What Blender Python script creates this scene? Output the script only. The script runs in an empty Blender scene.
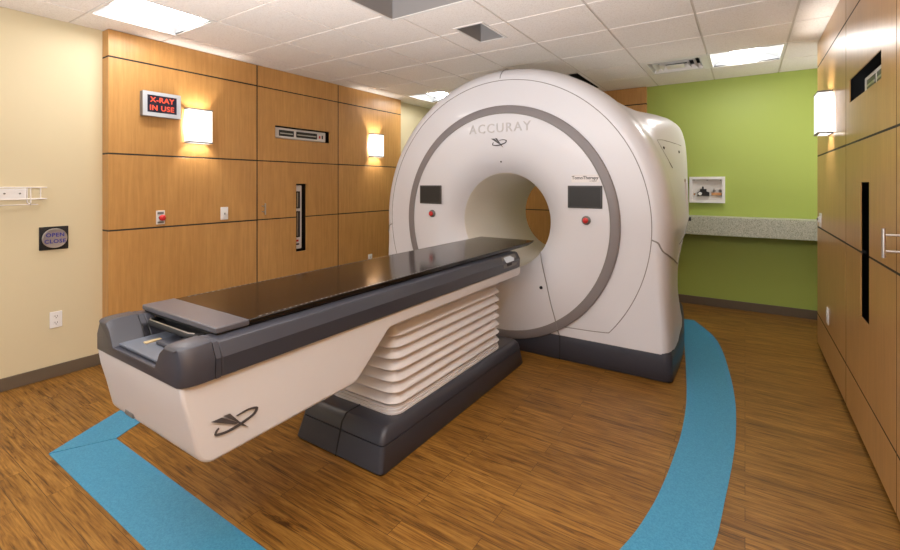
import bpy, bmesh, math, random
from mathutils import Vector, Matrix
random.seed(7)
PI = math.pi
scene = bpy.context.scene
COL = scene.collection
H = 2.74                      # ceiling height
XL, XLW, XR = -4.42, -4.30, 0.54   # plaster wall, wood cladding face left, cabinet face right
YB = 6.27                     # back wall

# ------------------------------------------------------------------ materials
def mat(name, col, rough=0.5, metal=0.0, emit=None, estr=0.0, spec=0.5, coat=0.0):
    m = bpy.data.materials.new(name); m.use_nodes = True
    b = m.node_tree.nodes['Principled BSDF']
    b.inputs['Base Color'].default_value = (*col, 1)
    b.inputs['Roughness'].default_value = rough
    b.inputs['Metallic'].default_value = metal
    b.inputs['Specular IOR Level'].default_value = spec
    b.inputs['Coat Weight'].default_value = coat
    b.inputs['Coat Roughness'].default_value = 0.08
    if emit:
        b.inputs['Emission Color'].default_value = (*emit, 1)
        b.inputs['Emission Strength'].default_value = estr
    return m

def nodes(m):
    nt = m.node_tree
    return nt, nt.nodes, nt.links, nt.nodes['Principled BSDF']

def pos_map(nt, scale, rot=(0, 0, 0)):
    g = nt.nodes.new('ShaderNodeNewGeometry')
    mp = nt.nodes.new('ShaderNodeMapping')
    mp.inputs['Scale'].default_value = scale
    mp.inputs['Rotation'].default_value = rot
    nt.links.new(g.outputs['Position'], mp.inputs['Vector'])
    return mp

def noise(nt, vec, scale, detail=4, rough=0.55, dist=0.0):
    n = nt.nodes.new('ShaderNodeTexNoise')
    n.inputs['Scale'].default_value = scale
    n.inputs['Detail'].default_value = detail
    n.inputs['Roughness'].default_value = rough
    n.inputs['Distortion'].default_value = dist
    nt.links.new(vec, n.inputs['Vector'])
    return n

def ramp(nt, fac, stops):
    r = nt.nodes.new('ShaderNodeValToRGB')
    e = r.color_ramp.elements
    while len(e) < len(stops): e.new(0.5)
    for k, (p, c) in enumerate(stops):
        e[k].position = p; e[k].color = (*c, 1)
    nt.links.new(fac, r.inputs['Fac'])
    return r

def mixc(nt, a, b, fac, mode='MIX'):
    n = nt.nodes.new('ShaderNodeMix'); n.data_type = 'RGBA'; n.blend_type = mode
    if isinstance(fac, (int, float)): n.inputs[0].default_value = fac
    else: nt.links.new(fac, n.inputs[0])
    nt.links.new(a, n.inputs[6]); nt.links.new(b, n.inputs[7])
    return n.outputs[2]

def bump(nt, b, h, strength, dist=0.002):
    n = nt.nodes.new('ShaderNodeBump')
    n.inputs['Strength'].default_value = strength; n.inputs['Distance'].default_value = dist
    nt.links.new(h, n.inputs['Height']); nt.links.new(n.outputs['Normal'], b.inputs['Normal'])

def wood_veneer(name, dark, light, rough):
    m = mat(name, light, rough); nt, nd, ln, b = nodes(m)
    v = pos_map(nt, (14, 14, 0.9))
    n1 = noise(nt, v.outputs[0], 3.0, 6, 0.6, 0.4)
    v2 = pos_map(nt, (3, 3, 2)); n2 = noise(nt, v2.outputs[0], 4.0, 3, 0.5)
    v3 = pos_map(nt, (1.0, 1.0, 0.25)); n3 = noise(nt, v3.outputs[0], 1.1, 2, 0.5)
    def madd(a, k, c=None):
        q = nd.new('ShaderNodeMath'); q.operation = 'MULTIPLY_ADD'; q.inputs[1].default_value = k; q.inputs[2].default_value = 0
        ln.new(a, q.inputs[0])
        if c is not None: ln.new(c, q.inputs[2])
        return q.outputs[0]
    tot = madd(n1.outputs[0], .6, madd(n2.outputs[0], .15, madd(n3.outputs[0], .45)))
    r = ramp(nt, tot, [(0.44, dark), (0.80, light)])
    ln.new(r.outputs[0], b.inputs['Base Color'])
    return m

M = {}
M['wood'] = wood_veneer('maple_veneer', (.43, .215, .062), (.60, .325, .105), 0.38)
M['woodR'] = wood_veneer('satin_maple_veneer', (.38, .195, .065), (.52, .285, .10), 0.30)
M['cream'] = mat('cream_paint', (.66, .575, .375), 0.6)
M['green'] = mat('lime_green_paint', (.365, .455, .092), 0.5)
for k in ('cream', 'green'):
    nt, nd, ln, b = nodes(M[k]); n = noise(nt, pos_map(nt, (1, 1, 1)).outputs[0], 260, 2); bump(nt, b, n.outputs[0], 0.12, 0.001)
M['base'] = mat('brown_vinyl_baseboard', (.13, .098, .066), 0.45)
M['groove'] = mat('dark_reveal', (.012, .010, .009), 0.7)
M['black'] = mat('matte_black', (.008, .008, .009), 0.6)
M['white'] = mat('white_plastic', (.80, .79, .78), 0.35)
M['offwhite'] = mat('painted_steel_white', (.74, .71, .68), 0.45)
M['shell'] = mat('gantry_shell_white', (.70, .70, .735), 0.32, coat=0.15)
M['couch'] = mat('couch_shell_white', (.63, .63, .65), 0.42)
M['bellows'] = mat('bellows_fabric', (.72, .71, .73), 0.6)
M['char'] = mat('charcoal_plastic', (.037, .039, .052), 0.36)
nt, nd, ln, b = nodes(M['char']); n = noise(nt, pos_map(nt, (1, 1, 1)).outputs[0], 420, 2); bump(nt, b, n.outputs[0], 0.25, 0.001)
M['tray'] = mat('slate_tray', (.10, .115, .145), 0.4)
M['ring'] = mat('grey_accent_ring', (.225, .205, .21), 0.42)
M['seam'] = mat('seam_shadow_gap', (.24, .225, .215), 0.7)
M['carbon'] = mat('black_carbon_fibre', (.008, .006, .005), 0.12, spec=.34)
M['plate'] = mat('grey_headplate', (.085, .085, .10), 0.3)
M['screen'] = mat('dark_screen', (.04, .038, .036), 0.32, spec=.25)
M['red'] = mat('red_button', (.62, .03, .03), 0.3)
M['steel'] = mat('brushed_steel', (.58, .55, .52), 0.32, 1.0)
M['wire'] = mat('white_coated_wire', (.80, .76, .73), 0.4)
M['darkgrey'] = mat('dark_grey_metal', (.16, .155, .15), 0.45)
M['midgrey'] = mat('grey_duct_metal', (.27, .25, .24), 0.5)
M['letter'] = mat('embossed_letter_grey', (.54, .52, .52), 0.4)
M['mark'] = mat('charcoal_mark', (.07, .065, .07), 0.4)
M['brass'] = mat('brass_fittings', (.55, .28, .12), 0.35, 0.6)
M['bluetext'] = mat('blue_lettering', (.05, .05, .30), 0.4)
M['tan'] = mat('latch_orange', (.42, .33, .18), 0.5)
M['pan'] = mat('satin_reflector', (.36, .37, .38), .45)
M['lamp'] = mat('troffer_lens', (.9, .9, .9), 0.5, emit=(1.0, .98, .95), estr=17.0)
M['sconce'] = mat('sconce_acrylic', (.9, .9, .9), 0.4, emit=(1.0, .97, .93), estr=0.6)
M['sign'] = mat('lit_red_letters', (.6, .05, .02), 0.4, emit=(1.0, .16, .08), estr=0.36)
M['display'] = mat('lit_display', (.35, .35, .36), 0.4, emit=(.9, .95, 1), estr=0.12)

# floor: wood look planks running along X
m = mat('wood_plank_vinyl', (.3, .14, .04), 0.42, spec=.32); nt, nd, ln, b = nodes(m); M['floor'] = m
pm = pos_map(nt, (1, 1, 1))
br = nd.new('ShaderNodeTexBrick'); ln.new(pm.outputs[0], br.inputs['Vector'])
br.offset = 0.37; br.inputs['Scale'].default_value = 1.0
br.inputs['Brick Width'].default_value = 0.92; br.inputs['Row Height'].default_value = 0.102
br.inputs['Mortar Size'].default_value = 0.0012; br.inputs['Mortar Smooth'].default_value = 0.2
br.inputs['Color1'].default_value = (0, 0, 0, 1); br.inputs['Color2'].default_value = (1, 1, 1, 1)
br.inputs['Mortar'].default_value = (.5, .5, .5, 1); br.inputs['Bias'].default_value = 0.0
# per plank shift of the grain
sep = nd.new('ShaderNodeVectorMath'); sep.operation = 'MULTIPLY_ADD'
ln.new(br.outputs['Color'], sep.inputs[0]); sep.inputs[1].default_value = (7, 3, 5); ln.new(pm.outputs[0], sep.inputs[2])
mp2 = nd.new('ShaderNodeMapping'); mp2.inputs['Scale'].default_value = (1.2, 19, 1); ln.new(sep.outputs[0], mp2.inputs['Vector'])
g1 = noise(nt, mp2.outputs[0], 2.2, 6, 0.66, 1.5)
mp3 = nd.new('ShaderNodeMapping'); mp3.inputs['Scale'].default_value = (3.0, 70, 1); ln.new(sep.outputs[0], mp3.inputs['Vector'])
g2 = noise(nt, mp3.outputs[0], 2.0, 4, 0.6, 0.2)
ad = nd.new('ShaderNodeMath'); ad.operation = 'MULTIPLY_ADD'; ad.inputs[1].default_value = 0.45
ln.new(g2.outputs[0], ad.inputs[0]); ln.new(g1.outputs[0], ad.inputs[2])
rp = ramp(nt, ad.outputs[0], [(0.52, (.060, .022, .0035)), (0.70, (.20, .089, .015)), (0.88, (.32, .16, .033))])
tone = ramp(nt, br.outputs['Color'], [(0.0, (.84, .83, .81)), (1.0, (1.08, 1.08, 1.08))])
c = mixc(nt, rp.outputs[0], tone.outputs[0], 1.0, 'MULTIPLY')
dk = nd.new('ShaderNodeRGB'); dk.outputs[0].default_value = (.05, .02, .006, 1)
c = mixc(nt, c, dk.outputs[0], br.outputs['Fac'])
ln.new(c, b.inputs['Base Color']); bump(nt, b, ad.outputs[0], 0.10, 0.002)

m = mat('blue_speckled_vinyl', (.06, .3, .47), 0.5); nt, nd, ln, b = nodes(m); M['blue'] = m
n = noise(nt, pos_map(nt, (1, 1, 1)).outputs[0], 140, 3, 0.7)
r = ramp(nt, n.outputs[0], [(0.35, (.024, .185, .33)), (0.65, (.056, .275, .43))]); ln.new(r.outputs[0], b.inputs['Base Color'])

m = mat('speckled_stone', (.4, .4, .3), 0.45); nt, nd, ln, b = nodes(m); M['stone'] = m
n = noise(nt, pos_map(nt, (1, 1, 1)).outputs[0], 150, 2, 0.6)
r = ramp(nt, n.outputs[0], [(0.36, (.26, .28, .20)), (0.50, (.46, .47, .38)), (0.66, (.60, .60, .51))]); ln.new(r.outputs[0], b.inputs['Base Color'])

m = mat('ceiling_tile_mineral', (.74, .70, .66), 0.85); nt, nd, ln, b = nodes(m); M['tile'] = m
n = noise(nt, pos_map(nt, (1, 1, 1)).outputs[0], 110, 3, 0.7)
r = ramp(nt, n.outputs[0], [(0.33, (.70, .63, .575)), (0.50, (.84, .785, .74))]); ln.new(r.outputs[0], b.inputs['Base Color'])
bump(nt, b, n.outputs[0], 0.3, 0.002)

# ------------------------------------------------------------------ builder
class MB:
    def __init__(s): s.v = []; s.f = []
    def add(s, vs, fs):
        o = len(s.v); s.v += [tuple(p) for p in vs]; s.f += [tuple(i + o for i in f) for f in fs]; return s
    def box(s, x0, x1, y0, y1, z0, z1):
        return s.add([(x0,y0,z0),(x1,y0,z0),(x1,y1,z0),(x0,y1,z0),(x0,y0,z1),(x1,y0,z1),(x1,y1,z1),(x0,y1,z1)],
                     [(0,3,2,1),(4,5,6,7),(0,1,5,4),(1,2,6,5),(2,3,7,6),(3,0,4,7)])
    def loft(s, rings, cap0=True, cap1=True, closed=True):
        n = len(rings[0]); vs = [p for r in rings for p in r]; fs = []
        for k in range(len(rings) - 1):
            for i in range(n if closed else n - 1):
                j = (i + 1) % n
                fs.append((k*n+i, k*n+j, (k+1)*n+j, (k+1)*n+i))
        if cap0: fs.append(tuple(range(n))[::-1])
        if cap1: fs.append(tuple(range((len(rings)-1)*n, len(rings)*n)))
        return s.add(vs, fs)
    def tube(s, pts, r, n=8, closed=False):
        P = [Vector(p) for p in pts]; rings = []; up = None
        for i, p in enumerate(P):
            a = P[(i-1) % len(P)] if (closed or i > 0) else p
            c = P[(i+1) % len(P)] if (closed or i < len(P)-1) else p
            t = (c - a).normalized()
            if up is None:
                up = Vector((0,0,1)) if abs(t.z) < .9 else Vector((1,0,0))
            u = (up - t*up.dot(t)).normalized(); w = t.cross(u); up = u
            rings.append([p + u*(r*math.cos(2*PI*k/n)) + w*(r*math.sin(2*PI*k/n)) for k in range(n)])
        if closed: rings.append(rings[0]); return s.loft(rings, False, False)
        return s.loft(rings)
    def cyl(s, c, axis, r, h, n=24, r2=None):
        r2 = r if r2 is None else r2
        ax = Vector(axis).normalized(); u = ax.orthogonal().normalized(); w = ax.cross(u); c = Vector(c)
        rg = lambda rr, d: [c + ax*d + u*(rr*math.cos(2*PI*k/n)) + w*(rr*math.sin(2*PI*k/n)) for k in range(n)]
        return s.loft([rg(r, 0), rg(r2, h)])
    def lathe_y(s, prof, cx, cz, n=96, close=False):      # prof: (radius, y)
        rings = [[(cx + r*math.cos(2*PI*k/n), y, cz + r*math.sin(2*PI*k/n)) for k in range(n)] for r, y in prof]
        if close: rings.append(rings[0])
        return s.loft(rings, False, False)
    def prism(s, poly, fn, d0, d1):                       # fn(u, v, d) -> point
        return s.loft([[fn(u, v, d0) for u, v in poly], [fn(u, v, d1) for u, v in poly]])
    def holes(s, fn, u0, u1, v0, v1, hs, d0, d1):         # slab with rectangular holes
        us = sorted({u0, u1, *[min(max(x, u0), u1) for h in hs for x in h[:2]]})
        vs = sorted({v0, v1, *[min(max(x, v0), v1) for h in hs for x in h[2:]]})
        inside = lambda i, j: 0 <= i < len(us)-1 and 0 <= j < len(vs)-1 and not any(
            h[0] < (us[i]+us[i+1])/2 < h[1] and h[2] < (vs[j]+vs[j+1])/2 < h[3] for h in hs)
        nv = len(vs); idx = lambda i, j, d: (i*nv + j)*2 + d
        V = [fn(u, v, d) for u in us for v in vs for d in (d0, d1)]; F = []
        for i in range(len(us)-1):
            for j in range(len(vs)-1):
                if not inside(i, j): continue
                for d in (0, 1): F.append((idx(i,j,d), idx(i+1,j,d), idx(i+1,j+1,d), idx(i,j+1,d)))
                for di, dj, a, c in ((-1,0,(i,j),(i,j+1)), (1,0,(i+1,j),(i+1,j+1)), (0,-1,(i,j),(i+1,j)), (0,1,(i,j+1),(i+1,j+1))):
                    if not inside(i+di, j+dj): F.append((idx(*a,0), idx(*c,0), idx(*c,1), idx(*a,1)))
        return s.add(V, F)
    def build(s, name, material, parent=None, bevel=0.0, seg=2, smooth=35, origin=None):
        root = parent
        while root is not None and root.parent is not None: root = root.parent
        o0 = Vector(root.location) if root is not None else Vector(origin or (0, 0, 0))
        me = bpy.data.meshes.new(name)
        me.from_pydata([tuple(Vector(p) - o0) for p in s.v], [], s.f)
        bm = bmesh.new(); bm.from_mesh(me)
        bmesh.ops.remove_doubles(bm, verts=bm.verts, dist=1e-6)
        loose = [v for v in bm.verts if not v.link_faces]
        bmesh.ops.delete(bm, geom=loose, context='VERTS')
        bmesh.ops.recalc_face_normals(bm, faces=bm.faces)
        bm.to_mesh(me); bm.free()
        if smooth:
            me.polygons.foreach_set('use_smooth', [True]*len(me.polygons))
            me.set_sharp_from_angle(angle=math.radians(smooth))
        me.materials.append(material)
        o = bpy.data.objects.new(name, me); COL.objects.link(o)
        if parent is not None: o.parent = parent
        else: o.location = o0
        if bevel:
            md = o.modifiers.new('bevel', 'BEVEL'); md.width = bevel; md.segments = seg; md.limit_method = 'ANGLE'
            md.angle_limit = math.radians(30); md.harden_normals = False
        return o

def thing(name, label, cat, loc=(0,0,0), group=None):
    o = bpy.data.objects.new(name, None); COL.objects.link(o); o.location = loc
    o.empty_display_size = 0.1
    o['label'] = label; o['category'] = cat
    if group: o['group'] = group
    return o
def tag(o, label, cat, group=None):
    o['label'] = label; o['category'] = cat
    if group: o['group'] = group
    return o
def struct(o): o['kind'] = 'structure'; return o
def dup(root, loc, rotz, label):
    r = root.copy(); COL.objects.link(r); r.location = loc; r.rotation_euler = (0, 0, rotz); r['label'] = label
    for ch in list(root.children):
        c = ch.copy(); COL.objects.link(c); c.parent = r
        for g in list(ch.children):
            d = g.copy(); COL.objects.link(d); d.parent = c
    return r
def place(root, loc, rotz): root.location = loc; root.rotation_euler = (0, 0, rotz); return root

def text_mb(mb, body, size, fn, depth=0.002, bold=0.0, space=1.0, align='CENTER'):
    cu = bpy.data.curves.new('t', 'FONT'); cu.body = body; cu.size = size; cu.align_x = align; cu.align_y = 'CENTER'
    cu.offset = bold; cu.space_character = space; cu.extrude = 0.0; cu.resolution_u = 3
    o = bpy.data.objects.new('t', cu); COL.objects.link(o)
    bpy.context.view_layer.update()
    me = bpy.data.meshes.new_from_object(o.evaluated_get(bpy.context.evaluated_depsgraph_get()))
    bm = bmesh.new(); bm.from_mesh(me)
    bmesh.ops.remove_doubles(bm, verts=bm.verts, dist=1e-5)
    ex = bmesh.ops.extrude_face_region(bm, geom=list(bm.faces))
    for v in ex['geom']:
        if isinstance(v, bmesh.types.BMVert): v.co.z += depth
    bm.verts.ensure_lookup_table(); bm.verts.index_update()
    mb.add([fn(v.co.x, v.co.y, v.co.z) for v in bm.verts], [tuple(v.index for v in f.verts) for f in bm.faces])
    bm.free(); bpy.data.objects.remove(o); bpy.data.curves.remove(cu); bpy.data.meshes.remove(me)
    return mb

# ------------------------------------------------------------------ room shell
XE, YF = 1.15, -2.0           # far right wall, open front end behind the viewpoint
struct(MB().box(XL-.1, XE+.1, YF-.1, YB+.1, -.06, 0).build('floor', M['floor'], smooth=0))
struct(MB().box(XL-.12, XL, YF-.1, YB+.1, 0, H+.3).build('wall_left', M['cream'], smooth=0))
struct(MB().box(XL, XE, YB, YB+.12, 0, H+.3).build('wall_back', M['green'], smooth=0))
# right wall, with an added opening for fill light, unseen behind the cabinets
struct(MB().holes(lambda u, v, d: (XE + d, u, v), YF-.1, YB+.1, 0, H+.3, [(5.25, 6.0, 1.35, 2.55)], 0, .12).build('wall_right', M['cream'], smooth=0))
# front wall left out behind the viewpoint so world light fills the room
struct(MB().box(XL, XL+.012, YF, 1.49, 0, .095).build('baseboard_left', M['base'], bevel=.004))
struct(MB().box(-1.055, XE, YB-.014, YB, 0, .10).build('baseboard_back', M['base'], bevel=.004))

# ceiling: lay-in tiles on a grid, with openings for the lamps, vents and boxes
G = 0.622
gx = [-.93 + G*k for k in range(-6, 5)]; gy = [3.755 + .62*k for k in range(-10, 6)]
gx = [XL] + [x for x in gx if XL + .05 < x < XE - .05] + [XE]
gy = [YF] + [y for y in gy if YF + .05 < y < YB - .05] + [YB]
def cell(x, y):
    i = max(k for k in range(len(gx)) if gx[k] <= x); j = max(k for k in range(len(gy)) if gy[k] <= y)
    return gx[i], gx[i+1], gy[j], gy[j+1]
LAMPS = [(-3.7, 1.6), (0.0, 5.3), (-3.7, 5.3), (0.0, 1.6), (-1.86, -.9), (-3.7, -.9), (0.0, -.9)]
VENT = cell(-.6, 5.3)
BIG = (-2.25, -1.55, 1.93, 2.61); SMALL = (-1.955, -1.72, 3.05, 3.455); SLOT = (-1.70, -1.585, 5.02, 5.95)
holes = [cell(*p) for p in LAMPS] + [VENT, BIG, SMALL, SLOT]
cb = MB(); up = lambda u, v, d: (u, v, d)
for i in range(len(gx)-1):
    for j in range(len(gy)-1):
        a, b_, c_, d_ = gx[i]+.008, gx[i+1]-.008, gy[j]+.008, gy[j+1]-.008
        hs = [h for h in holes if h[0] < b_ and h[1] > a and h[2] < d_ and h[3] > c_]
        if any(h[0] <= a and h[1] >= b_ and h[2] <= c_ and h[3] >= d_ for h in hs): continue
        cb.holes(up, a, b_, c_, d_, hs, H, H+.012)
struct(cb.build('ceiling', M['tile'], smooth=0))
gm = mat('ceiling_grid_steel', (.60, .53, .47), 0.5)
struct(MB().holes(up, XL, XE, YF, YB, holes, H+.0055, H+.03).build('trim_1', gm, smooth=0))

# recessed lamps ------------------------------------------------------------
def troffer():
    t = thing('ceiling_light', '', 'ceiling light', (0,0,0), 'recessed square ceiling lights')
    a, b2 = .311, .310
    f = MB().holes(up, -a, a, -b2, b2, [(-a+.022, a-.022, -b2+.022, b2-.022)], -.003, .012)
    f.build('frame', M['offwhite'], t, smooth=0)
    pan = MB()
    x1, y1 = a-.022, b2-.022
    prof = [(-x1, .0), (-x1+.02, .03), (-.17, .075), (-.12, .08), (.12, .08), (.17, .075), (x1-.02, .03), (x1, .0)]
    pan.loft([[(x, -y1, z) for x, z in prof], [(x, y1, z) for x, z in prof]], False, False, closed=False)
    for sy in (-1, 1):
        pan.loft([[(x, sy*y1, z) for x, z in prof], [(x, sy*y1, 0) for x, z in prof]], False, False, closed=False)
    pan.build('reflector_pan', M['pan'], t)
    prof = [(.125*math.cos(q), .072 - .05*math.sin(q)) for q in [PI*k/10 for k in range(11)]]
    MB().loft([[(x, -y1+.01, z) for x, z in prof], [(x, y1-.01, z) for x, z in prof]]).build('lens', M['lamp'], t)
    return t
labs = ['square recessed ceiling light above the illuminated red letter sign',
        'square recessed ceiling light by the lime green back wall',
        'square recessed ceiling light glowing behind the left edge of the white scanner',
        'square recessed ceiling light above the slotted wooden cabinet',
        'square recessed ceiling light in the middle of the front end of the room',
        'square recessed ceiling light in the front left corner of the room',
        'square recessed ceiling light in the front right corner of the room']
T0 = troffer()
for k, p in enumerate(LAMPS):
    cc = cell(*p); loc = ((cc[0]+cc[1])/2, (cc[2]+cc[3])/2, H)
    if k == 0: T0.location = loc; T0['label'] = labs[0]
    else: dup(T0, loc, 0, labs[k])

# air vent -------------------------------------------------------------------
x0, x1, y0, y1 = VENT; cx, cy = (x0+x1)/2, (y0+y1)/2
v = thing('air_vent', 'square white louvred air vent in the ceiling beside the bright lamp', 'air vent', (cx, cy, H))
def sq(a, z): return [(cx-a, cy-a, z), (cx+a, cy-a, z), (cx+a, cy+a, z), (cx-a, cy+a, z)]
MB().loft([sq(.31, H), sq(.245, H-.004), sq(.215, H+.05), sq(.225, H+.05), sq(.25, H+.006), sq(.305, H+.012)], False, False).build('frame', M['offwhite'], v, smooth=0)
for a in (.165, .105):
    MB().loft([sq(a+.035, H-.008), sq(a, H+.035), sq(a+.004, H+.039), sq(a+.039, H-.004)], False, False).build('louvre', M['offwhite'], v, smooth=0)
MB().loft([sq(.085, H-.010), sq(.085, H-.004)]).build('centre_plate', M['offwhite'], v, smooth=0)
MB().box(x0+.01, x1-.01, y0+.01, y1-.01, H+.10, H+.11).build('plenum', M['black'], v, smooth=0)
MB().loft([sq(.228, H+.05), sq(.228, H+.10)], False, False).build('duct_collar', M['black'], v, smooth=0)

def ceiling_box(name, R, depth, label, cat, m_in, trim):
    t = thing(name, label, cat, ((R[0]+R[1])/2, (R[2]+R[3])/2, H))
    MB().holes(up, R[0]-trim, R[1]+trim, R[2]-trim, R[3]+trim, [R], H-.006, H).build('frame', M['offwhite'], t, smooth=0)
    e = .001
    b = MB().holes(up, R[0]-.01, R[1]+.01, R[2]-.01, R[3]+.01, [(R[0]+e, R[1]-e, R[2]+e, R[3]-e)], H+.0005, H+depth)
    b.box(R[0]-.01, R[1]+.01, R[2]-.01, R[3]+.01, H+depth, H+depth+.01)
    b.build('box_liner', m_in, t, smooth=0)
    return t
ceiling_box('recessed_ceiling_box', BIG, .26, 'large grey open recessed box in the ceiling above the couch', 'ceiling box', M['midgrey'], .022)
ceiling_box('recessed_ceiling_box', SMALL, .16, 'small dark open recessed box in the ceiling in front of the scanner', 'ceiling box', M['midgrey'], .018)
ceiling_box('slot_diffuser', SLOT, .10, 'narrow dark slot in the ceiling just behind the top of the scanner', 'air slot', M['black'], .012)

# floor strips ----------------------------------------------------------------
def spline(pts, n=8):
    out = []
    for i in range(len(pts)-1):
        p0 = Vector(pts[max(i-1, 0)]); p1 = Vector(pts[i]); p2 = Vector(pts[i+1]); p3 = Vector(pts[min(i+2, len(pts)-1)])
        for k in range(n):
            t = k/n
            out.append(.5*((2*p1) + (p2-p0)*t + (2*p0-5*p1+4*p2-p3)*t*t + (3*p1-p0-3*p2+p3)*t**3))
    out.append(Vector(pts[-1])); return out
outer = [(-.46,5.50),(-.27,5.07),(-.171,4.66),(-.097,4.086),(-.057,3.63),(-.045,3.19),(-.054,2.836),(-.078,2.457),(-.108,2.094),(-.19,1.65),(-.37,1.24),(-.585,.834)]
inner = [(-.575,5.50),(-.50,4.92),(-.445,4.45),(-.392,4.003),(-.335,3.45),(-.316,3.01),(-.322,2.71),(-.334,2.458),(-.36,2.194),(-.422,1.887),(-.60,1.35),(-.72,1.10)]
so, si = spline(outer), spline(inner)
def strip(name, a, b, label):
    mb = MB(); z0, z1 = 0.0, .0035
    n = len(a)
    rings = [[(a[k].x, a[k].y, z0), (a[k].x, a[k].y, z1), (b[k].x, b[k].y, z1), (b[k].x, b[k].y, z0)] for k in range(n)]
    mb.loft(rings); return tag(mb.build(name, M['blue'], smooth=0), label, 'floor strip')
strip('floor_strip', so, si, 'curved blue vinyl floor strip sweeping along the right side of the scanner')
mir = lambda q: [Vector((-3.77 - p.x, p.y)) for p in q]
strip('floor_strip', mir(so), mir(si), 'blue vinyl floor strip leading back under the left end of the couch')
mb = MB(); mb.prism([(-3.178,.832),(-.59,.832),(-.728,1.098),(-3.045,1.098)], up, 0, .0035)
tag(mb.build('floor_strip', M['blue'], smooth=0), 'straight blue vinyl floor strip crossing in front of the couch end', 'floor strip')

# ------------------------------------------------------------------ wood cladding and cabinets
ROWS = [(.062, .328), (.328, 1.10), (1.10, 1.728), (1.728, 2.517), (2.517, H-.004)]
GAP = .006
def fl(u, v, d): return (XLW - d, u, v)      # left cladding: d goes into the wall
def fr(u, v, d): return (XR + d, u, v)       # right cabinets
def fbk(u, v, d): return (u, YB - .06 + d, v)
def panel(fn, u0, u1, z0, z1, hs=(), th=.022, mb=None):
    mb = mb or MB()
    return mb.holes(fn, u0+GAP, u1-GAP, z0+GAP, z1-(GAP if z1 < H-.01 else 0), list(hs), 0, th)
def cladding(name, fn, u0, u1, depth, m, end=None):
    mb = MB()
    for z0, z1 in ROWS:
        if end == 'lo': mb.holes(fn, u0, u1-GAP, z0+GAP, z1-(GAP if z1 < H-.01 else 0), [], 0, depth)
        elif end == 'hi': mb.holes(fn, u0+GAP, u1, z0+GAP, z1-(GAP if z1 < H-.01 else 0), [], 0, depth)
        elif end == 'both': mb.holes(fn, u0, u1, z0+GAP, z1-(GAP if z1 < H-.01 else 0), [], 0, depth)
        else: panel(fn, u0, u1, z0, z1, mb=mb)
    o = struct(mb.build(name, m, bevel=.0015, seg=1))
    q = .0008
    bk = MB().holes(fn, u0+(q if end in ('lo','both') else 0), u1-(q if end in ('hi','both') else 0), .062, H-.004, [], q, depth)
    bk.build('backing', M['groove'], o, smooth=0)
    return o
cladding('trim_2', fl, 1.496, 2.818, .119, M['wood'], 'lo')
cladding('trim_3', fl, 3.944, 5.18, .119, M['wood'], 'hi')
cladding('trim_4', fbk, -2.76, -1.063, .059, M['wood'], 'both')
cladding('trim_5', fr, 3.79, 5.14, .60, M['woodR'], 'hi')
cladding('trim_6', fr, -1.99, 1.47, .60, M['woodR'])
struct(MB().box(XLW-.115, XLW-.02, 1.52, 5.15, 0, .060).build('baseboard_wood', M['base'], smooth=0))
struct(MB().box(XR+.030, XR+.55, -1.99, 5.10, 0, .060).build('baseboard_right', M['base'], smooth=0))

def pull(fn_out, y, z0, z1, za, zb, parent, m):
    # bar on two standoffs; fn_out(y, z, s) gives a point s in front of the face
    h = MB().tube([fn_out(y, z0, .058), fn_out(y, z1, .058)], .0075, 12); o = h.build('handle', m, parent)
    for z in (za, zb): MB().tube([fn_out(y, z, -.001), fn_out(y, z, .056)], .0055, 10).build('standoff', m, o)
    return o

def slot_cabinet(fn, u0, u1, depth, m, label, hslot, vslot, hand, th=.022):
    t = thing('slotted_cabinet', label, 'cabinet', fn((u0+u1)/2, 0, 0), None)
    car = MB()
    car.holes(fn, u0, u1, .062, H-.004, [], depth-.012, depth)
    for z0, z1 in ((.062, .10), (H-.03, H-.004)): car.holes(fn, u0, u1, z0, z1, [], .024, depth-.012)
    for a, b in ((u0, u0+.012), (u1-.012, u1)): car.holes(fn, a, b, .10, H-.03, [], .024, depth-.012)
    e = .0004
    for z0, _ in ROWS[1:]:                       # black reveal strips between the panels
        for a, b in ((u0, vslot[0]-e), (vslot[1]+e, u1)) if vslot[2] < z0 < vslot[3] else ((u0, u1),):
            car.holes(fn, a, b, z0-GAP+e, z0+GAP-e, [], .0008, .024)
    for a, b in ((u0, u0+GAP-e), (u1-GAP+e, u1)): car.holes(fn, a, b, .07, H-.006, [], .0008, .024)
    car.build('carcass', M['groove'], t, smooth=0)
    for k, (z0, z1) in enumerate(ROWS):
        hs = [h for h in (hslot, vslot) if h[2] < z1 and h[3] > z0]
        p = panel(fn, u0, u1, z0, z1, hs, th).build('door' if k in (1, 2) else 'panel', m, t, smooth=0)
        if k == 2 and hand: pull(hand[0], hand[1], 1.155, 1.275, 1.185, 1.245, p, M['steel'])
    return t
outl = lambda y, z, s: (XLW + s, y, z)
outr = lambda y, z, s: (XR - s, y, z)
slot_cabinet(fl, 2.818, 3.944, .119, M['wood'], 'maple wall cabinet with a horizontal slot and a slim upright slot on the left wall',
             (3.035, 3.81, 1.985, 2.125), (3.31, 3.457, .70, 1.483), (outl, 2.875))
slot_cabinet(fr, 2.645, 3.79, .60, M['woodR'], 'maple cabinet with a black window and a long black slot on the right wall',
             (2.90, 3.67, 1.981, 2.122), (3.148, 3.355, .74, 1.49), None, .005)
t = thing('tall_cabinet', 'maple cabinet at the right picture edge with a steel bar handle', 'cabinet', (XR+.3, 2.06, 0))
MB().holes(fr, 1.47, 2.645, .066, H-.004, [], .0008, .60).build('carcass', M['groove'], t, smooth=0)
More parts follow.
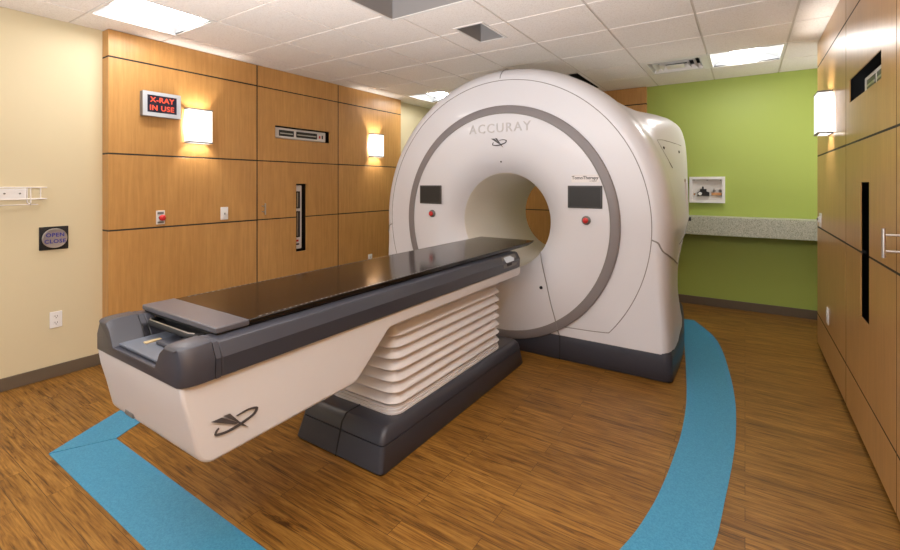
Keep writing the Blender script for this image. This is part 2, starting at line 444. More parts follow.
for k, (z0, z1) in enumerate(ROWS):
    p = panel(fr, 1.47, 2.645, z0, z1).build('door' if k in (1, 2) else 'panel', M['woodR'], t, smooth=0)
    if k == 2: pull(outr, 2.55, 1.172, 1.295, 1.20, 1.268, p, M['steel'])

# positioning lasers seen through the slots (local frame: faces -Y, long along X)
def laser(label):
    t = thing('positioning_laser', label, 'laser', (0,0,0))
    w, hh = .37, .062
    MB().box(-w, w, 0, .040, -hh, hh).build('housing', M['offwhite'], t, bevel=.012, seg=3)
    for a, b2 in ((-.30, -.10), (-.07, .235)):
        o = MB().box(a, b2, -.002, .01, -.034, .036).build('window', M['screen'], t, bevel=.004)
        MB().box(a+.015, b2-.015, -.004, 0, -.008, .004).build('slit', M['steel'], o, smooth=0)
    MB().box(.262, .284, -.003, 0, -.018, .012).build('warning_label', M['red'], t, smooth=0)
    MB().box(.305, .322, -.003, 0, -.022, .020).build('switch', M['black'], t, smooth=0)
    return t
L1 = laser('white laser unit lying in the horizontal slot of the left wall cabinet')
L2 = dup(L1, (0,0,0), 0, 'white laser unit standing upright in the slim slot of the left wall cabinet')
L3 = dup(L1, (0,0,0), 0, 'white laser unit inside the black window of the right wall cabinet')
place(L1, (-4.343, 3.412, 2.053), PI/2)
L2.rotation_euler = Matrix(((0,1,0),(0,0,1),(1,0,0))).transposed().to_euler(); 
# upright: local X -> world -Z, local Y (into the wall) -> -X
R = Matrix(((0, -1, 0), (0, 0, 1), (-1, 0, 0)))      # columns: images of local x, y, z
L2.rotation_euler = R.to_euler(); L2.location = (-4.343, 3.362, 1.095)
place(L3, (.580, 3.13, 2.036), -PI/2)

# ------------------------------------------------------------------ wall fittings (local frame faces -Y)
def xy(u, v, d): return (u, -d, v)
WL, WR = PI/2, -PI/2

# sconces
s = thing('wall_sconce', 'white box wall sconce beside the illuminated sign', 'wall light', (0,0,0), 'white box wall sconces')
w, hh, dp = .108, .155, .090
mb = MB(); sec = [(-w, -.012), (-w, -dp+.008), (-w+.008, -dp), (w-.008, -dp), (w, -dp+.008), (w, -.012), (w-.006, -.012), (w-.006, -dp+.012), (-w+.006, -dp+.012), (-w+.006, -.012)]
mb.loft([[(x, y, -hh+.006) for x, y in sec], [(x, y, hh-.006) for x, y in sec]]); mb.build('shade', M['sconce'], s, smooth=0)
for sz in (-1, 1):
    MB().holes(lambda u, v, d: (u, v, d), -w-.002, w+.002, -dp-.002, -.002, [(-w+.010, w-.010, -dp+.016, -.012)], sz*(hh-.008), sz*(hh+.004)).build('end_trim', M['darkgrey'], s, smooth=0)
MB().box(-w+.02, w-.02, -.013, 0, -hh+.03, hh-.03).build('backplate', M['offwhite'], s, smooth=0)
place(s, (XLW, 2.19, 2.018), WL)
dup(s, (XLW, 4.60, 2.012), WL, 'white box wall sconce nearest the scanner on the left wall')
dup(s, (XR, 4.38, 2.012), WR, 'white box wall sconce on the right wall cabinets')
for p in ((XLW+.052, 2.19, 2.018), (XLW+.052, 4.60, 2.012), (XR-.052, 4.38, 2.012)):
    ld = bpy.data.lights.new('sconce_bulb', 'POINT'); ld.energy = 11; ld.color = (1, .95, .88); ld.shadow_soft_size = .025
    lo = bpy.data.objects.new('sconce_bulb', ld); COL.objects.link(lo); lo.location = p

# illuminated sign
s = thing('illuminated_sign', 'grey illuminated warning sign with red letters on the left wood wall', 'sign', (0,0,0))
MB().box(-.152, .152, -.055, 0, -.105, .105).build('housing', M['darkgrey'], s, bevel=.003)
MB().holes(xy, -.152, .152, -.105, .105, [(-.118, .118, -.072, .076)], .055, .062).build('face_frame', mat('silver_frame', (.55,.58,.62), .35, .2), s, smooth=0)
MB().box(-.120, .120, -.058, -.05, -.075, .078).build('display_face', mat('navy_face', (.012,.013,.03), .3), s, smooth=0)
tm = MB(); text_mb(tm, 'X-RAY', .062, lambda x, y, z: (x, -.058-z, y+.036), .003, .0010, 1.08); tm.build('lettering', M['sign'], s, smooth=0); tm = MB()
text_mb(tm, 'IN', .062, lambda x, y, z: (x-.068, -.058-z, y-.034), .003, .0010, 1.08); tm.build('lettering', M['sign'], s, smooth=0); tm = MB()
text_mb(tm, 'USE', .062, lambda x, y, z: (x+.042, -.058-z, y-.034), .003, .0010, 1.08); tm.build('lettering', M['sign'], s, smooth=0)
place(s, (XLW, 1.872, 2.168), WL)

# emergency stop on the wall
s = thing('emergency_stop', 'red mushroom emergency button on a steel plate on the left wood wall', 'button', (0,0,0))
MB().box(-.035, .035, -.006, 0, -.06, .06).build('plate', M['offwhite'], s, bevel=.002)
MB().box(-.025, .025, -.0075, -.005, .028, .048).build('label_strip', M['darkgrey'], s, smooth=0)
MB().box(-.025, .025, -.0075, -.005, -.052, -.036).build('label_strip', M['darkgrey'], s, smooth=0)
MB().cyl((0, -.006, -.002), (0,-1,0), .016, .03, 20).build('stem', M['black'], s)
mb = MB(); mb.lathe_y([(.001, -.062), (.014, -.061), (.023, -.055), (.027, -.046), (.027, -.038), (.020, -.030), (.001, -.030)], 0, -.002, 28); mb.build('mushroom_head', M['red'], s)
place(s, (XLW-.0015, 1.882, 1.186), WL)

# switch plates
s = thing('switch_plate', 'white switch plate on the left wood wall right of the red button', 'switch', (0,0,0))
MB().box(-.038, .038, -.007, 0, -.062, .062).build('plate', M['white'], s, bevel=.003)
MB().box(-.017, .017, -.010, -.005, -.034, .034).build('rocker', M['white'], s, bevel=.002)
MB().box(-.005, .005, -.013, -.008, -.012, .006).build('key_slot', M['darkgrey'], s, smooth=0)
place(s, (XLW, 2.46, 1.19), WL)
s2 = thing('switch_plate', 'white switch plate with a key lever on the right wood cabinets', 'switch', (0,0,0))
MB().box(-.05, .05, -.006, 0, -.060, .060).build('plate', M['white'], s2, bevel=.003)
MB().box(-.018, .018, -.018, -.005, -.02, .03).build('lever_box', M['offwhite'], s2, bevel=.003)
MB().box(-.006, .006, -.028, -.016, -.004, .018).build('lever', M['darkgrey'], s2, bevel=.002)
place(s2, (XR, 4.93, 1.172), WR)

# outlets
s = thing('wall_outlet', 'white electrical outlet low on the cream wall', 'outlet', (0,0,0), 'white electrical outlets')
MB().box(-.038, .038, -.007, 0, -.062, .062).build('plate', M['white'], s, bevel=.003)
for sz in (-1, 1):
    o = MB().cyl((0, -.005, sz*.024), (0,-1,0), .018, .005, 20).build('socket', M['white'], s)
    k = MB()
    for sx in (-1, 1): k.box(sx*.007-.0014, sx*.007+.0014, -.0108, -.009, sz*.024-.002, sz*.024+.009)
    k.box(-.003, .003, -.0108, -.009, sz*.024-.012, sz*.024-.007); k.build('slots', M['black'], o, smooth=0)
place(s, (XL, 1.198, .440), WL)
dup(s, (XLW, 4.52, .455), WL, 'white electrical outlet on the left wood wall just above the black couch top')
dup(s, (XR, 4.52, .455), WR, 'white electrical outlet low on the right wood cabinets')

# open close push plate
s = thing('door_push_button', 'round steel push button on a black plate on the cream wall', 'button', (0,0,0))
MB().box(-.087, .087, -.012, 0, -.088, .088).build('back_plate', M['black'], s, bevel=.004)
mb = MB(); mb.lathe_y([(.073, -.010), (.075, -.030), (.070, -.036), (.062, -.034), (.001, -.036)], 0, 0, 48); mb.build('button_disc', mat('satin_steel', (.42,.38,.35), .38, .7), s)
tm = MB(); text_mb(tm, 'OPEN', .040, lambda x, y, z: (x, -.0352-z, y+.024), .0015, .0010, 1.12); tm.build('lettering', M['bluetext'], s, smooth=0); tm = MB()
text_mb(tm, 'CLOSE', .040, lambda x, y, z: (x, -.0352-z, y-.024), .0015, .0010, 1.12); tm.build('lettering', M['bluetext'], s, smooth=0)
place(s, (XL-.0015, 1.186, 1.067), WL)

# wire rack for glove boxes
s = thing('wire_rack', 'white wire glove box rack on the cream wall at the left picture edge', 'rack', (0,0,0))
for z in (.050, -.035):
    for y in (-.004, -.085): MB().tube([(-.19, y, z), (.165, y, z)], .0042, 8).build('rail', M['wire'], s)
    for x in (-.19, .165): MB().tube([(x, -.002, z), (x, -.085, z)], .0040, 8).build('end_rail', M['wire'], s)
for x in (-.09, .075):
    MB().tube([(x, -.003, .05), (x, -.003, -.06), (x, -.07, -.075), (x, -.087, -.06), (x, -.087, .05)], .0042, 8).build('upright', M['wire'], s)
MB().tube([(-.16, -.07, -.075), (.12, -.07, -.075)], .0035, 8).build('bottom_rail', M['wire'], s)
MB().tube([(.13, -.086, .05), (.13, -.086, -.035)], .0035, 8).build('spacer', M['wire'], s)
o = MB().box(-.085, .07, -.012, -.001, -.036, .042).build('mounting_plate', M['white'], s, bevel=.003)
for x in (-.048, .034): MB().cyl((x, -.012, .006), (0,-1,0), .006, .004, 12).build('screw', M['darkgrey'], o)
place(s, (XL, .958, 1.405), WL)

# medical gas niche on the green wall
s = thing('gas_outlet_box', 'white framed outlet box with valves on the green back wall', 'outlet box', (-.385, YB, 1.41))
nx = lambda u, v, d: (-.385+u, YB-d, 1.41+v)
MB().holes(nx, -.187, .187, -.158, .158, [(-.158, .158, -.128, .128)], .0, .055).build('frame', M['white'], s, smooth=0)
o = MB().holes(nx, -.158, .158, -.128, .128, [], .0, .004).build('back_panel', M['offwhite'], s, smooth=0)
for px in (-.14, 0, .14): MB().cyl(nx(px, .116, .004), (0,-1,0), .005, .004, 10).build('screw', M['darkgrey'], o)
p = MB(); p.prism([(-.10,-.075), (.025,-.075), (.025,-.03), (-.005,-.02), (-.005,.01), (-.07,.01), (-.075,-.015), (-.10,-.03)], nx, .004, .045)
p = p.build('black_valve', M['black'], s, bevel=.004)
MB().cyl(nx(-.072, -.047, .045), (0,-1,0), .020, .012, 20).build('dial', M['white'], p)
MB().cyl(nx(-.043, .01, .024), (0,0,1), .009, .028, 14).build('valve_cap', M['black'], p)
MB().cyl(nx(-.135, -.055, .004), (0,-1,0), .010, .02, 14).build('tap', M['brass'], s)
p = MB().holes(nx, .045, .155, -.068, -.032, [], .004, .028).build('manifold', M['brass'], s, bevel=.005)
for px in (.075, .135):
    MB().cyl(nx(px, -.032, .016), (0,0,1), .0075, .045, 12).build('valve_stem', M['steel'], p)
    MB().box(-.385+px-.016, -.385+px+.016, YB-.026, YB-.006, 1.41-.018, 1.41-.010).build('valve_lever', M['black'], p, smooth=0)

# stone ledge under it
t = thing('stone_ledge', 'grey speckled stone ledge along the green back wall', 'ledge', (-.01, YB-.10, .885))
mb = MB().box(-1.05, XE-.01, YB-.24, YB-.22, .882, 1.095); mb.box(-1.05, XE-.01, YB-.22, YB+.003, 1.065, 1.095)
mb.build('stone_front', M['stone'], t, bevel=.003)
MB().box(-1.05, XE-.01, YB-.22, YB-.0, 1.035, 1.065).build('support_board', M['groove'], t, smooth=0)

# ------------------------------------------------------------------ radiotherapy gantry
CX, CZ = -1.873, 1.14
gan = thing('radiotherapy_gantry', 'huge white ring shaped radiotherapy machine with an open bore', 'medical scanner', (CX, 4.5, 0))
# station: y, circle radius, box blend, base half width, waist, scale
ST = [(3.690,1.300,0,1.350,.000,1),(3.697,1.325,0,1.372,.004,1),(3.725,1.362,0,1.395,.010,1),(3.775,1.395,0,1.410,.014,1),
      (3.86,1.415,0,1.418,.018,1),(3.96,1.420,.0,1.420,.022,1),(4.04,1.416,.03,1.420,.025,1),(4.09,1.412,.14,1.420,.027,1),(4.14,1.412,.45,1.418,.029,1),
      (4.19,1.415,.80,1.416,.031,1),(4.25,1.415,.96,1.414,.033,1),(4.32,1.415,1,1.412,.035,1),(4.48,1.415,1,1.405,.042,1),(4.62,1.415,1,1.394,.050,1),(4.80,1.415,1,1.374,.058,1),
      (5.00,1.41,1,1.345,.062,.995),(5.20,1.38,1,1.315,.06,.985),(5.32,1.36,1,1.32,.045,.965),(5.38,1.34,1,1.30,.04,.94),(5.40,1.32,1,1.28,.04,.91)]
BA, BH, BN = 1.415, 1.03, 10.0
LEAN = [(4.0,.22),(4.10,.21),(4.20,.185),(4.32,.155),(4.48,.11),(4.62,.075),(4.80,.045),(5.0,.03),(6,.03)]   # inward lean of the upper side
def lean(y):
    for (a, p), (b, q) in zip(LEAN, LEAN[1:]):
        if y <= b: return p + (q-p)*max(0, min(1, (y-a)/(b-a)))
    return LEAN[-1][1]
def half(y, r, b, wb, ws, sc, nth=36, nlo=22):
    pts = []
    for k in range(nth+1):
        q = PI/2*(1 - k/nth); c, s_ = max(math.cos(q), 0), max(math.sin(q), 0)
        bx, bz = BA*c**(2/BN), BH*s_**(2/BN); bx *= 1 - lean(y)*(bz/BH)**1.5
        pts.append((sc*((1-b)*r*c + b*bx), sc*((1-b)*r*s_ + b*bz)))
    zb = .20 - CZ
    rs = (1-b)*r + b*BA
    for k in range(1, nlo+1):
        u = k/nlo; sm = u*u*(3-2*u)
        pts.append((sc*(rs + (wb-rs)*sm - ws*math.sin(PI*u)), zb*u))
    return pts
def ring_out(st):
    h_ = half(*st); y = st[0]
    zb = .20 - CZ; xb = h_[-1][0]
    bottom = [(xb*(1-2*k/12), zb) for k in range(1, 12)]
    left = [(-x, z) for x, z in h_[::-1]][:-1]
    return [(CX+x, y, CZ+z) for x, z in h_ + bottom + left]
rings = [ring_out(s) for s in ST]
def toward(ring, R, y):
    out = []
    for x, _, z in ring:
        a = math.atan2(z-CZ, x-CX); out.append((CX+R*math.cos(a), y, CZ+R*math.sin(a)))
    return out
hb = MB(); hb.loft([toward(rings[0], .93, 3.690)] + rings + [toward(rings[-1], .62, 5.40)], False, False)
hb.build('outer_cover', M['shell'], gan, smooth=40)

def interp(y):
    for a, b in zip(ST, ST[1:]):
        if a[0] <= y <= b[0]:
            t_ = (y-a[0])/(b[0]-a[0]); return tuple(p+(q-p)*t_ for p, q in zip(a, b))
    return ST[-1] if y > 5 else ST[0]
def side_pt(y, z, side=1, off=.001):
    h_ = half(*interp(y), nth=160, nlo=60); zz = z - CZ
    for a, b in zip(h_, h_[1:]):
        if b[1] <= zz <= a[1] and a[0] > .3 and a[1] != b[1]:
            t_ = (a[1]-zz)/(a[1]-b[1]); return (CX + side*(a[0]+(b[0]-a[0])*t_+off), y, z)
    return (CX + side*(h_[-1][0]+off), y, z)

# front face disc with flared bore
prof = [(1.0, 3.70), (1.0, 3.668), (.99, 3.664), (.78, 3.664), (.72, 3.667), (.67, 3.674), (.62, 3.687), (.57, 3.707), (.525, 3.733), (.485, 3.765), (.446, 3.805)]
MB().lathe_y(prof, CX, CZ, 128).build('front_face', M['shell'], gan, smooth=60)
MB().lathe_y([(.446, 3.804), (.442, 3.812), (.428, 5.22), (.45, 5.29), (.52, 5.37), (.63, 5.40)], CX, CZ, 96).build('bore_tube', mat('bore_liner', (.84,.82,.75), .45), gan, smooth=30)
MB().lathe_y([(.978, 3.690), (.978, 3.666), (.984, 3.660), (1.041, 3.660), (1.049, 3.666), (1.052, 3.690)], CX+.010, CZ+.002, 160).build('accent_ring', M['ring'], gan, smooth=40)
MB().tube([(CX+.010+.980*math.cos(2*PI*k/160), 3.661, CZ+.002+.980*math.sin(2*PI*k/160)) for k in range(160)], .005, 6, True).build('ring_gap', M['seam'], gan)

# charcoal base, in two covers left and right of the split
def rrect(x0, x1, y0, y1, z, r, n=6):
    pts = []
    for cx_, cy_, a0 in ((x1-r, y1-r, 0), (x0+r, y1-r, PI/2), (x0+r, y0+r, PI), (x1-r, y0+r, 1.5*PI)):
        for k in range(n+1):
            a = a0 + PI/2*k/n; pts.append((cx_+r*math.cos(a), cy_+r*math.sin(a), z))
    return pts
def base_ring(w, ins, z):
    right = [(w-.055, 3.682+ins), (w-.022, 3.690+ins), (w-.004, 3.712+ins), (w, 3.75), (w+.004, 4.0), (w, 4.33), (w-.022, 4.65), (w-.055, 5.0), (w-.10, 5.33), (w-.12, 5.385), (w-.16, 5.40-ins)]
    return [(CX+x, y, z) for x, y in right] + [(CX-x, y, z) for x, y in right[::-1]]
MB().loft([base_ring(1.420, .01, .0), base_ring(1.428, 0, .012), base_ring(1.422, .003, .19), base_ring(1.412, .012, .215)]).build('base_cover', M['char'], gan, smooth=50)
MB().tube([(-1.303, 3.6815, 0.004), (-1.303, 3.684, .205)], .004, 6).build('base_gap', M['black'], gan)
MB().cyl((side_pt(4.0, .19)[0]-.002, 4.0, .17), (1,0,0), .012, .004, 14).build('base_plug', M['black'], gan)

# joints between the covers
def seam(pts, r=.004, m='seam', n=10): return MB().tube([tuple(p) for p in spline(pts, n)], r, 6).build('cover_joint', M[m], gan)
a0, a1 = math.radians(-41), math.radians(221)
MB().tube([(CX+1.285*math.cos(a0+(a1-a0)*k/150), 3.690, CZ+1.285*math.sin(a0+(a1-a0)*k/150)) for k in range(151)], .0032, 6).build('cover_joint', M['seam'], gan)
for sx in (1, -1):
    seam([(CX+sx*.970, 3.690, CZ-.843), (CX+sx*.93, 3.690, .292), (CX+sx*.80, 3.690, .285), (CX+sx*.60, 3.690, .28)], .0035)
    seam([(CX+sx*1.284, 3.690, 1.055)] + [side_pt(y, z, sx) for y, z in ((3.697,1.035),(3.71,1.0),(3.725,.968),(3.775,.937),(3.86,.905),(4.0,.87),(4.2,.825),(4.38,.785))], .006)
    seam([side_pt(y, z, sx) for y, z in ((4.38,.785),(4.5,.79),(4.7,.82),(4.9,.86),(5.1,.90))], .004)
    seam([side_pt(y, z, sx) for y, z in ((4.40,.955),(4.6,.955),(4.8,.97),(5.0,.985),(5.12,1.03),(5.15,1.12))], .004)
    seam([side_pt(y, z, sx, .0) for y, z in ((4.18,1.855),(4.28,1.862),(4.4,1.858),(4.55,1.85),(4.75,1.84))], .003)
    seam([side_pt(y, z, sx, .0) for y, z in ((4.18,1.855),(4.20,1.79),(4.26,1.70),(4.34,1.62))], .003)
    for y, z in ((4.25, 1.79), (4.63, 1.775)):
        p = side_pt(y, z, sx, -.002); MB().cyl(p, (sx*.93, -.3, .15), .013, .006, 14).build('panel_lock', M['black'], gan)
    p = [side_pt(y, z, sx, .0) for y, z in ((4.80,1.50),(4.82,1.40),(4.85,1.30),(4.88,1.20))]
    MB().tube(p, .012, 8).build('side_latch', M['white'], gan)
    q = side_pt(4.79, 1.515, sx, -.003); MB().cyl(q, (sx, 0, 0), .016, .006, 14).build('latch_marker', M['tan'], gan)
    q = side_pt(5.22, 1.12, sx, -.004); MB().cyl(q, (sx, 0, 0), .020, .03, 14).build('side_bumper', M['black'], gan)
seam([(CX+.004, y, CZ+interp(y)[1]+.0005) for y in (3.691, 3.70, 3.725, 3.775, 3.86, 3.98)], .004)
seam([(-1.478, 3.69, .892), (-1.455, 3.667, .80), (-1.42, 3.6635, .66), (-1.375, 3.6635, .47), (-1.34, 3.6635, .35), (-1.318, 3.6585, .27), (-1.307, 3.680, .21)], .0045)

# displays, buttons, lettering on the face
for dx, w in ((-.757, .262), (.787, .280)):
    o = MB().box(CX+dx-w/2, CX+dx+w/2, 3.655, 3.668, 1.283, 1.466).build('display_bezel', mat('bezel_grey', (.05,.048,.046), .4), gan, bevel=.004)
    MB().box(CX+dx-w/2+.014, CX+dx+w/2-.014, 3.6535, 3.657, 1.297, 1.452).build('screen', M['screen'], o, smooth=0)
    bx = CX + dx + (.02 if dx < 0 else .012)
    o = MB().lathe_y([(.037, 3.664), (.036, 3.656), (.030, 3.652), (.001, 3.652)], bx, 1.185, 32).build('stop_button_collar', M['darkgrey'], gan)
    MB().lathe_y([(.001, 3.624), (.014, 3.626), (.021, 3.632), (.023, 3.641), (.017, 3.652)], bx, 1.185, 28).build('stop_button', M['red'], o)
tm = MB(); text_mb(tm, 'ACCURAY', .118, lambda x, y, z: (x+CX+.006, 3.6645-z, y+1.986), .006, .0004, 1.2); tm.build('maker_lettering', M['letter'], gan, smooth=0)
o = MB().box(-1.195, -.975, 3.6625, 3.665, 1.492, 1.556).build('model_label', mat('label_white', (.78,.75,.74), .4), gan, smooth=0)
MB().box(-1.192, -.978, 3.6622, 3.6626, 1.549, 1.552).build('label_line', M['letter'], o, smooth=0)
tm = MB(); text_mb(tm, 'TomoTherapy', .037, lambda x, y, z: (x-1.085, 3.6624-z, y+1.530), .001, .0009); text_mb(tm, 'H SERIES', .015, lambda x, y, z: (x-1.02, 3.6624-z, y+1.503), .001, .0)
tm.build('label_lettering', M['mark'], o, smooth=0)
MB().cyl((CX, 3.722, 1.686), (0,-1,-.45), .008, .004, 12).build('lens_spot', M['black'], gan)
MB().cyl((-1.462, 3.666, .590), (0,-1,0), .014, .004, 16).build('cover_plug', M['black'], gan)

# emblem (orbit with two rays) used on both machines
W1 = [(0.8427,.6559),(0.8767,.6552),(0.9344,.6134),(0.9205,.6137)]
W2 = [(0.8816,.6578),(0.9034,.6565),(0.9344,.6184),(0.97,.5824),(0.9449,.5994),(0.9292,.6174)]
OO = [(0.9239,.641),(0.9628,.646),(0.9958,.6405),(1.0025,.6309),(0.9883,.6148),(0.9414,.602),(0.9,.5979),(0.8636,.603),(0.8548,.6109),(0.8587,.6218),(0.8668,.6276)]
OI = [(0.9292,.6371),(0.9646,.6402),(0.9883,.6352),(0.992,.6302),(0.9773,.6196),(0.9344,.6101),(0.8933,.6059),(0.8652,.6099),(0.8619,.6123),(0.8642,.6177),(0.8701,.6229)]
def emblem(fn, m, parent, d0=0, d1=.0025, grow=0.0):
    mb = MB(); mb.prism(W1, fn, d0, d1); mb.prism(W2, fn, d0, d1)
    so_, si_ = spline(OO, 5), spline(OI, 5)
    mb.loft([[fn(*a, d0), fn(*a, d1), fn(*b, d1), fn(*b, d0)] for a, b in zip(so_, si_)])
    return mb.build('emblem', m, parent, smooth=0)
emblem(lambda u, v, d: (CX+.006+(u-.922)*1.0, 3.6642-d, 1.855+(v-.622)*1.2), M['mark'], gan)

gan.location.y -= .03

# ------------------------------------------------------------------ treatment couch
KX = -1.885; KW = .356
cou = thing('treatment_couch', 'long treatment couch with black top, white shell and grey bellows base', 'couch', (KX, 2.4, 0))
# plinth
def krect(w, y0, y1, z, r=.03): return rrect(-1.86-w, -1.86+w, y0, y1, z, r, 4)
o = MB().loft([krect(.329, 1.692, 3.41, 0), krect(.335, 1.684, 3.42, .012), krect(.316, 1.718, 3.40, .128)]).build('plinth', M['char'], cou, smooth=50)
MB().loft([krect(.308, 1.726, 3.39, .128), krect(.308, 1.726, 3.39, .134)]).build('plinth_gap', M['black'], o, smooth=0)
p = MB().loft([krect(.316, 1.719, 3.40, .134), krect(.309, 1.730, 3.392, .172), krect(.289, 1.762, 3.365, .203), krect(.279, 1.78, 3.355, .206)]).build('plinth_cover', M['char'], cou, smooth=50)
MB().tube([(-1.855, 1.6845, .006), (-1.855, 1.718, .13), (-1.855, 1.729, .172), (-1.855, 1.761, .204), (-1.855, 1.87, .2065)], .0045, 6).build('plinth_split', M['black'], o)
# bellows
zb, zt = .206, .752; NF = 8
def bring(off, z): return rrect(-1.86-.250-off, -1.86+.255+off, 1.878-off, 3.14+off, z, .06+off, 5)
for off, z in ((.012, zb), (.008, zb+.016), (.004, zb+.032)):
    MB().loft([bring(off, z), bring(off, z+.012), bring(off-.004, z+.014)]).build('bellows_collar', M['bellows'], cou, smooth=40)
rg = [bring(-.02, zb)]; z0 = zb+.046
fh = (zt-z0)/NF
for k in range(NF):
    for u, off in ((0, -.026), (.10, -.006), (.20, .012), (.26, .016), (.34, .013), (.55, .0), (.78, -.014)):
        rg.append(bring(off, z0+(k+u)*fh))
rg.append(bring(-.022, zt))
MB().loft(rg).build('bellows', M['bellows'], cou, smooth=50)
# white shell: side profile swept across, slightly narrower at the bottom
def arc(c, r, a0, a1, n=6): return [(c[0]+r*math.cos(math.radians(a0+(a1-a0)*k/n)), c[1]+r*math.sin(math.radians(a0+(a1-a0)*k/n))) for k in range(n+1)]
prof = [(.735, .806), (.745, .740), (.765, .665)] + arc((.852, .582), .068, 192, 266, 8)
prof += [(1.505, .533), (1.535, .542), (1.56, .562), (1.745, .726), (1.765, .736), (3.33, .736), (3.350, .742), (3.365, .760), (3.370, .806)]
def kside(y, z, sx):
    tpr = max(0, min(1, (.806-z)/.26)); endr = 0
    if y < .80: endr = .022*((.80-y)/.065)**2
    return (KX + sx*(KW - .012*tpr - endr*.7), y, z)
sh = MB()
mid = [[kside(y, z, sx) for y, z in prof] for sx in (-1, 1)]
sh.loft(mid)
sh.build('shell', M['couch'], cou, bevel=.020, seg=4, smooth=40)
emblem(lambda u, v, d: (kside(u, v, 1)[0]+.0005+d, .920+(u-.922)*1.12, .622+(v-.622)*1.12), M['mark'], cou)
emblem(lambda u, v, d: (kside(u, v, -1)[0]-.0005-d, u, v), M['mark'], cou)
p = MB().box(KX-.205, KX-.13, .782, .815, .552, .572).build('foot_latch', M['darkgrey'], cou, bevel=.004)
# grey upper rails: U section
def usec(y, e=0.0, hi=0.0, fl_=.850):
    q = [(-.358+e, .806), (-.360+e, .874+hi*.5), (-.334+e, .924+hi), (-.310, .930+hi), (-.240, .930+hi), (-.208, .900), (-.172, fl_),
         (.172, fl_), (.208, .900), (.240, .930+hi), (.310, .930+hi), (.334-e, .924+hi), (.360-e, .874+hi*.5), (.358-e, .806)]
    return [(KX+x, y, z) for x, z in q]
r = MB(); r.loft([usec(.865), usec(3.33), usec(3.36, .008, -.003), usec(3.378, .024, -.012)]); r.build('side_rails', M['char'], cou, bevel=.004, seg=2, smooth=18)
r = MB(); r.loft([usec(.730, .036, -.008, .842), usec(.738, .018, .0, .842), usec(.756, .006, .004, .842), usec(.785, 0, .006, .846), usec(.842, 0, .006, .85)]); r.build('end_cap', M['char'], cou, bevel=.007, seg=2, smooth=40)
r = MB(); r.loft([usec(.840, .004, -.003), usec(.867, .004, -.003)]); r.build('rail_gap', M['black'], cou, smooth=0)
r = MB(); r.loft([usec(.8445, .0, .002), usec(.8625, .0, .002)]); r.build('rail_joint', M['char'], cou, smooth=0)
MB().box(KX-.165, KX+.165, .748, 1.10, .846, .856).build('tray', M['tray'], cou, bevel=.003)
o = MB().box(KX-.085, KX-.062, .80, .86, .855, .862).build('tray_clip', M['tan'], cou, bevel=.003)
MB().box(KX-.03, KX+.06, .82, .92, .855, .872).build('tray_latch', M['char'], cou, bevel=.006)
# carriage and the pull bar below the top
MB().box(KX-.222, KX+.222, .93, 3.30, .855, .932).build('carriage', M['black'], cou, bevel=.004)
q = [(KX-.21, .95, .905), (KX-.21, .90, .905), (KX-.20, .875, .905), (KX-.18, .865, .905), (KX+.13, .865, .905), (KX+.155, .875, .905), (KX+.165, .90, .905), (KX+.165, .95, .905)]
o = MB().tube(q, .011, 10).build('pull_bar', M['black'], cou)
MB().tube([(x, y, z+.0105) for x, y, z in q[2:6]], .003, 6).build('bar_edge', M['steel'], o)
MB().box(KX-.24, KX-.215, .90, .95, .905, .94).build('release_tab', M['brass'], cou, bevel=.003)
# black top and grey head plate
def board(w0, w1, y, zt_, th): return [(KX-w0, y, zt_-th), (KX+w1, y, zt_-th), (KX+w1, y, zt_), (KX-w0, y, zt_)]
bw = .288
bt = MB(); bt.loft([board(bw, bw, 1.012, .957, .027), board(bw, bw, 3.45, .962, .027), board(bw, bw, 3.66, .963, .026), board(bw-.002, bw-.002, 3.77, .964, .016), board(bw-.012, bw-.012, 3.83, .965, .007)])
bt.build('tabletop', M['carbon'], cou, bevel=.003, smooth=30)
tk = mat('dashed_scale', (.3, .29, .28), .4); nt, nd, ln, b = nodes(tk)
sp = nd.new('ShaderNodeSeparateXYZ'); ln.new(pos_map(nt, (1, 1, 1)).outputs[0], sp.inputs[0])
md = nd.new('ShaderNodeMath'); md.operation = 'MULTIPLY'; md.inputs[1].default_value = 1/.028; ln.new(sp.outputs[1], md.inputs[0])
fr_ = nd.new('ShaderNodeMath'); fr_.operation = 'FRACT'; ln.new(md.outputs[0], fr_.inputs[0])
r = ramp(nt, fr_.outputs[0], [(0.0, (.34, .33, .32)), (0.34, (.010, .008, .007))]); r.color_ramp.interpolation = 'CONSTANT'
ln.new(r.outputs[0], b.inputs['Base Color'])
for sx in (-1, 1):
    a = MB(); zs = lambda y: .957 + .005*(y-1.012)/2.438
    xx = (KX+sx*(bw-.012)-.0025, KX+sx*(bw-.012)+.0025)
    a.loft([[(x, y, zs(y)+dz) for x, dz in ((xx[0], 0), (xx[1], 0), (xx[1], .0006), (xx[0], .0006))] for y in (1.06, 3.42)])
    a.build('index_scale', tk, cou, smooth=0)
MB().box(KX-.292, KX+.292, .880, 1.012, .937, .959).build('head_plate', M['plate'], cou, bevel=.004)
MB().box(KX-.284, KX+.284, .888, 1.012, .924, .937).build('head_plate_underside', M['black'], cou, smooth=0)
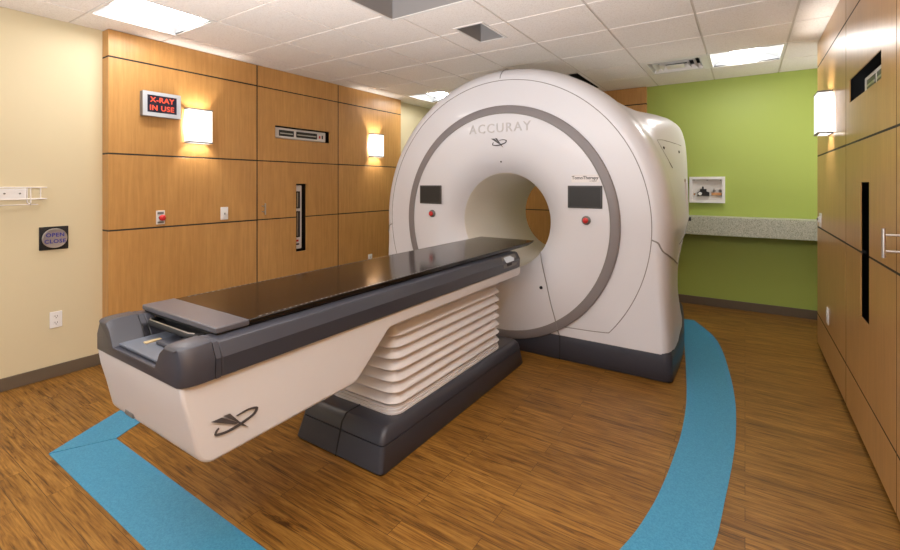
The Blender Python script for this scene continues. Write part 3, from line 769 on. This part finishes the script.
# control panel at the gantry end of the rail (on the sloping outer face)
def cp(u, v, d):    # u along y, v along z; outer rail face slopes from (.350,.874) to (.322,.924)
    t_ = (v-.874)/.05; x = .360 - .026*max(t_, 0)
    return (KX + x + d, u, v)
o = MB(); o.prism([(3.05,.838),(3.27,.838),(3.29,.86),(3.29,.905),(3.27,.92),(3.06,.92),(3.045,.90),(3.045,.855)], cp, -.004, .004); o = o.build('control_panel', M['darkgrey'], cou, smooth=30)
w = MB(); w.prism([(3.09,.876),(3.22,.876),(3.24,.895),(3.19,.916),(3.08,.914)], cp, .003, .006); w.build('panel_display', M['display'], o, smooth=0)
w = MB(); w.prism([(3.10,.848),(3.18,.848),(3.18,.868),(3.10,.868)], cp, .003, .0055); w.build('panel_keys', M['black'], o, smooth=0)

# ------------------------------------------------------------------ camera
cam = bpy.data.cameras.new('camera'); co = bpy.data.objects.new('camera', cam); COL.objects.link(co)
f_px = 447.0
cam.sensor_fit = 'HORIZONTAL'; cam.sensor_width = 36; cam.lens = 36*f_px/900
cam.shift_y = -(275-184)/900
cam.clip_start = 0.02
co.location = (0, 0, 1.48)
co.rotation_euler = (PI/2, 0, math.atan(295/f_px))
scene.camera = co

# ------------------------------------------------------------------ added fill lights, unseen behind the viewpoint, to brighten the ceiling
for x in (-1.7, -.2):
    ld = bpy.data.lights.new('added_ceiling_fill', 'AREA'); ld.shape = 'RECTANGLE'; ld.size = 1.2; ld.size_y = .6
    ld.energy = 62; ld.spread = 2.3; ld.color = (.97, .98, 1.0)
    lo = bpy.data.objects.new('added_ceiling_fill', ld); COL.objects.link(lo); lo.location = (x, -.6, .95)
    lo.rotation_euler = Vector((0, -.36, -.93)).to_track_quat('Z', 'Y').to_euler()

# added fill light shining in through the unseen right wall opening
ld = bpy.data.lights.new('added_side_fill', 'AREA'); ld.shape = 'RECTANGLE'; ld.size = .9; ld.size_y = 1.3; ld.energy = 9; ld.color = (1, .97, .93)
lo = bpy.data.objects.new('added_side_fill', ld); COL.objects.link(lo); lo.location = (XE+.25, 5.62, 1.95)
lo.rotation_euler = Vector((1, 0, 0)).to_track_quat('Z', 'Y').to_euler()

# ------------------------------------------------------------------ world and view
wd = bpy.data.worlds.new('world'); scene.world = wd; wd.use_nodes = True
wd.node_tree.nodes['Background'].inputs[0].default_value = (.5, .52, .56, 1)
wd.node_tree.nodes['Background'].inputs[1].default_value = 0.55
vs = scene.view_settings
vs.view_transform = 'Standard'; vs.look = 'None'; vs.gamma = 1.0; vs.use_curve_mapping = False
vs.exposure = 0.80
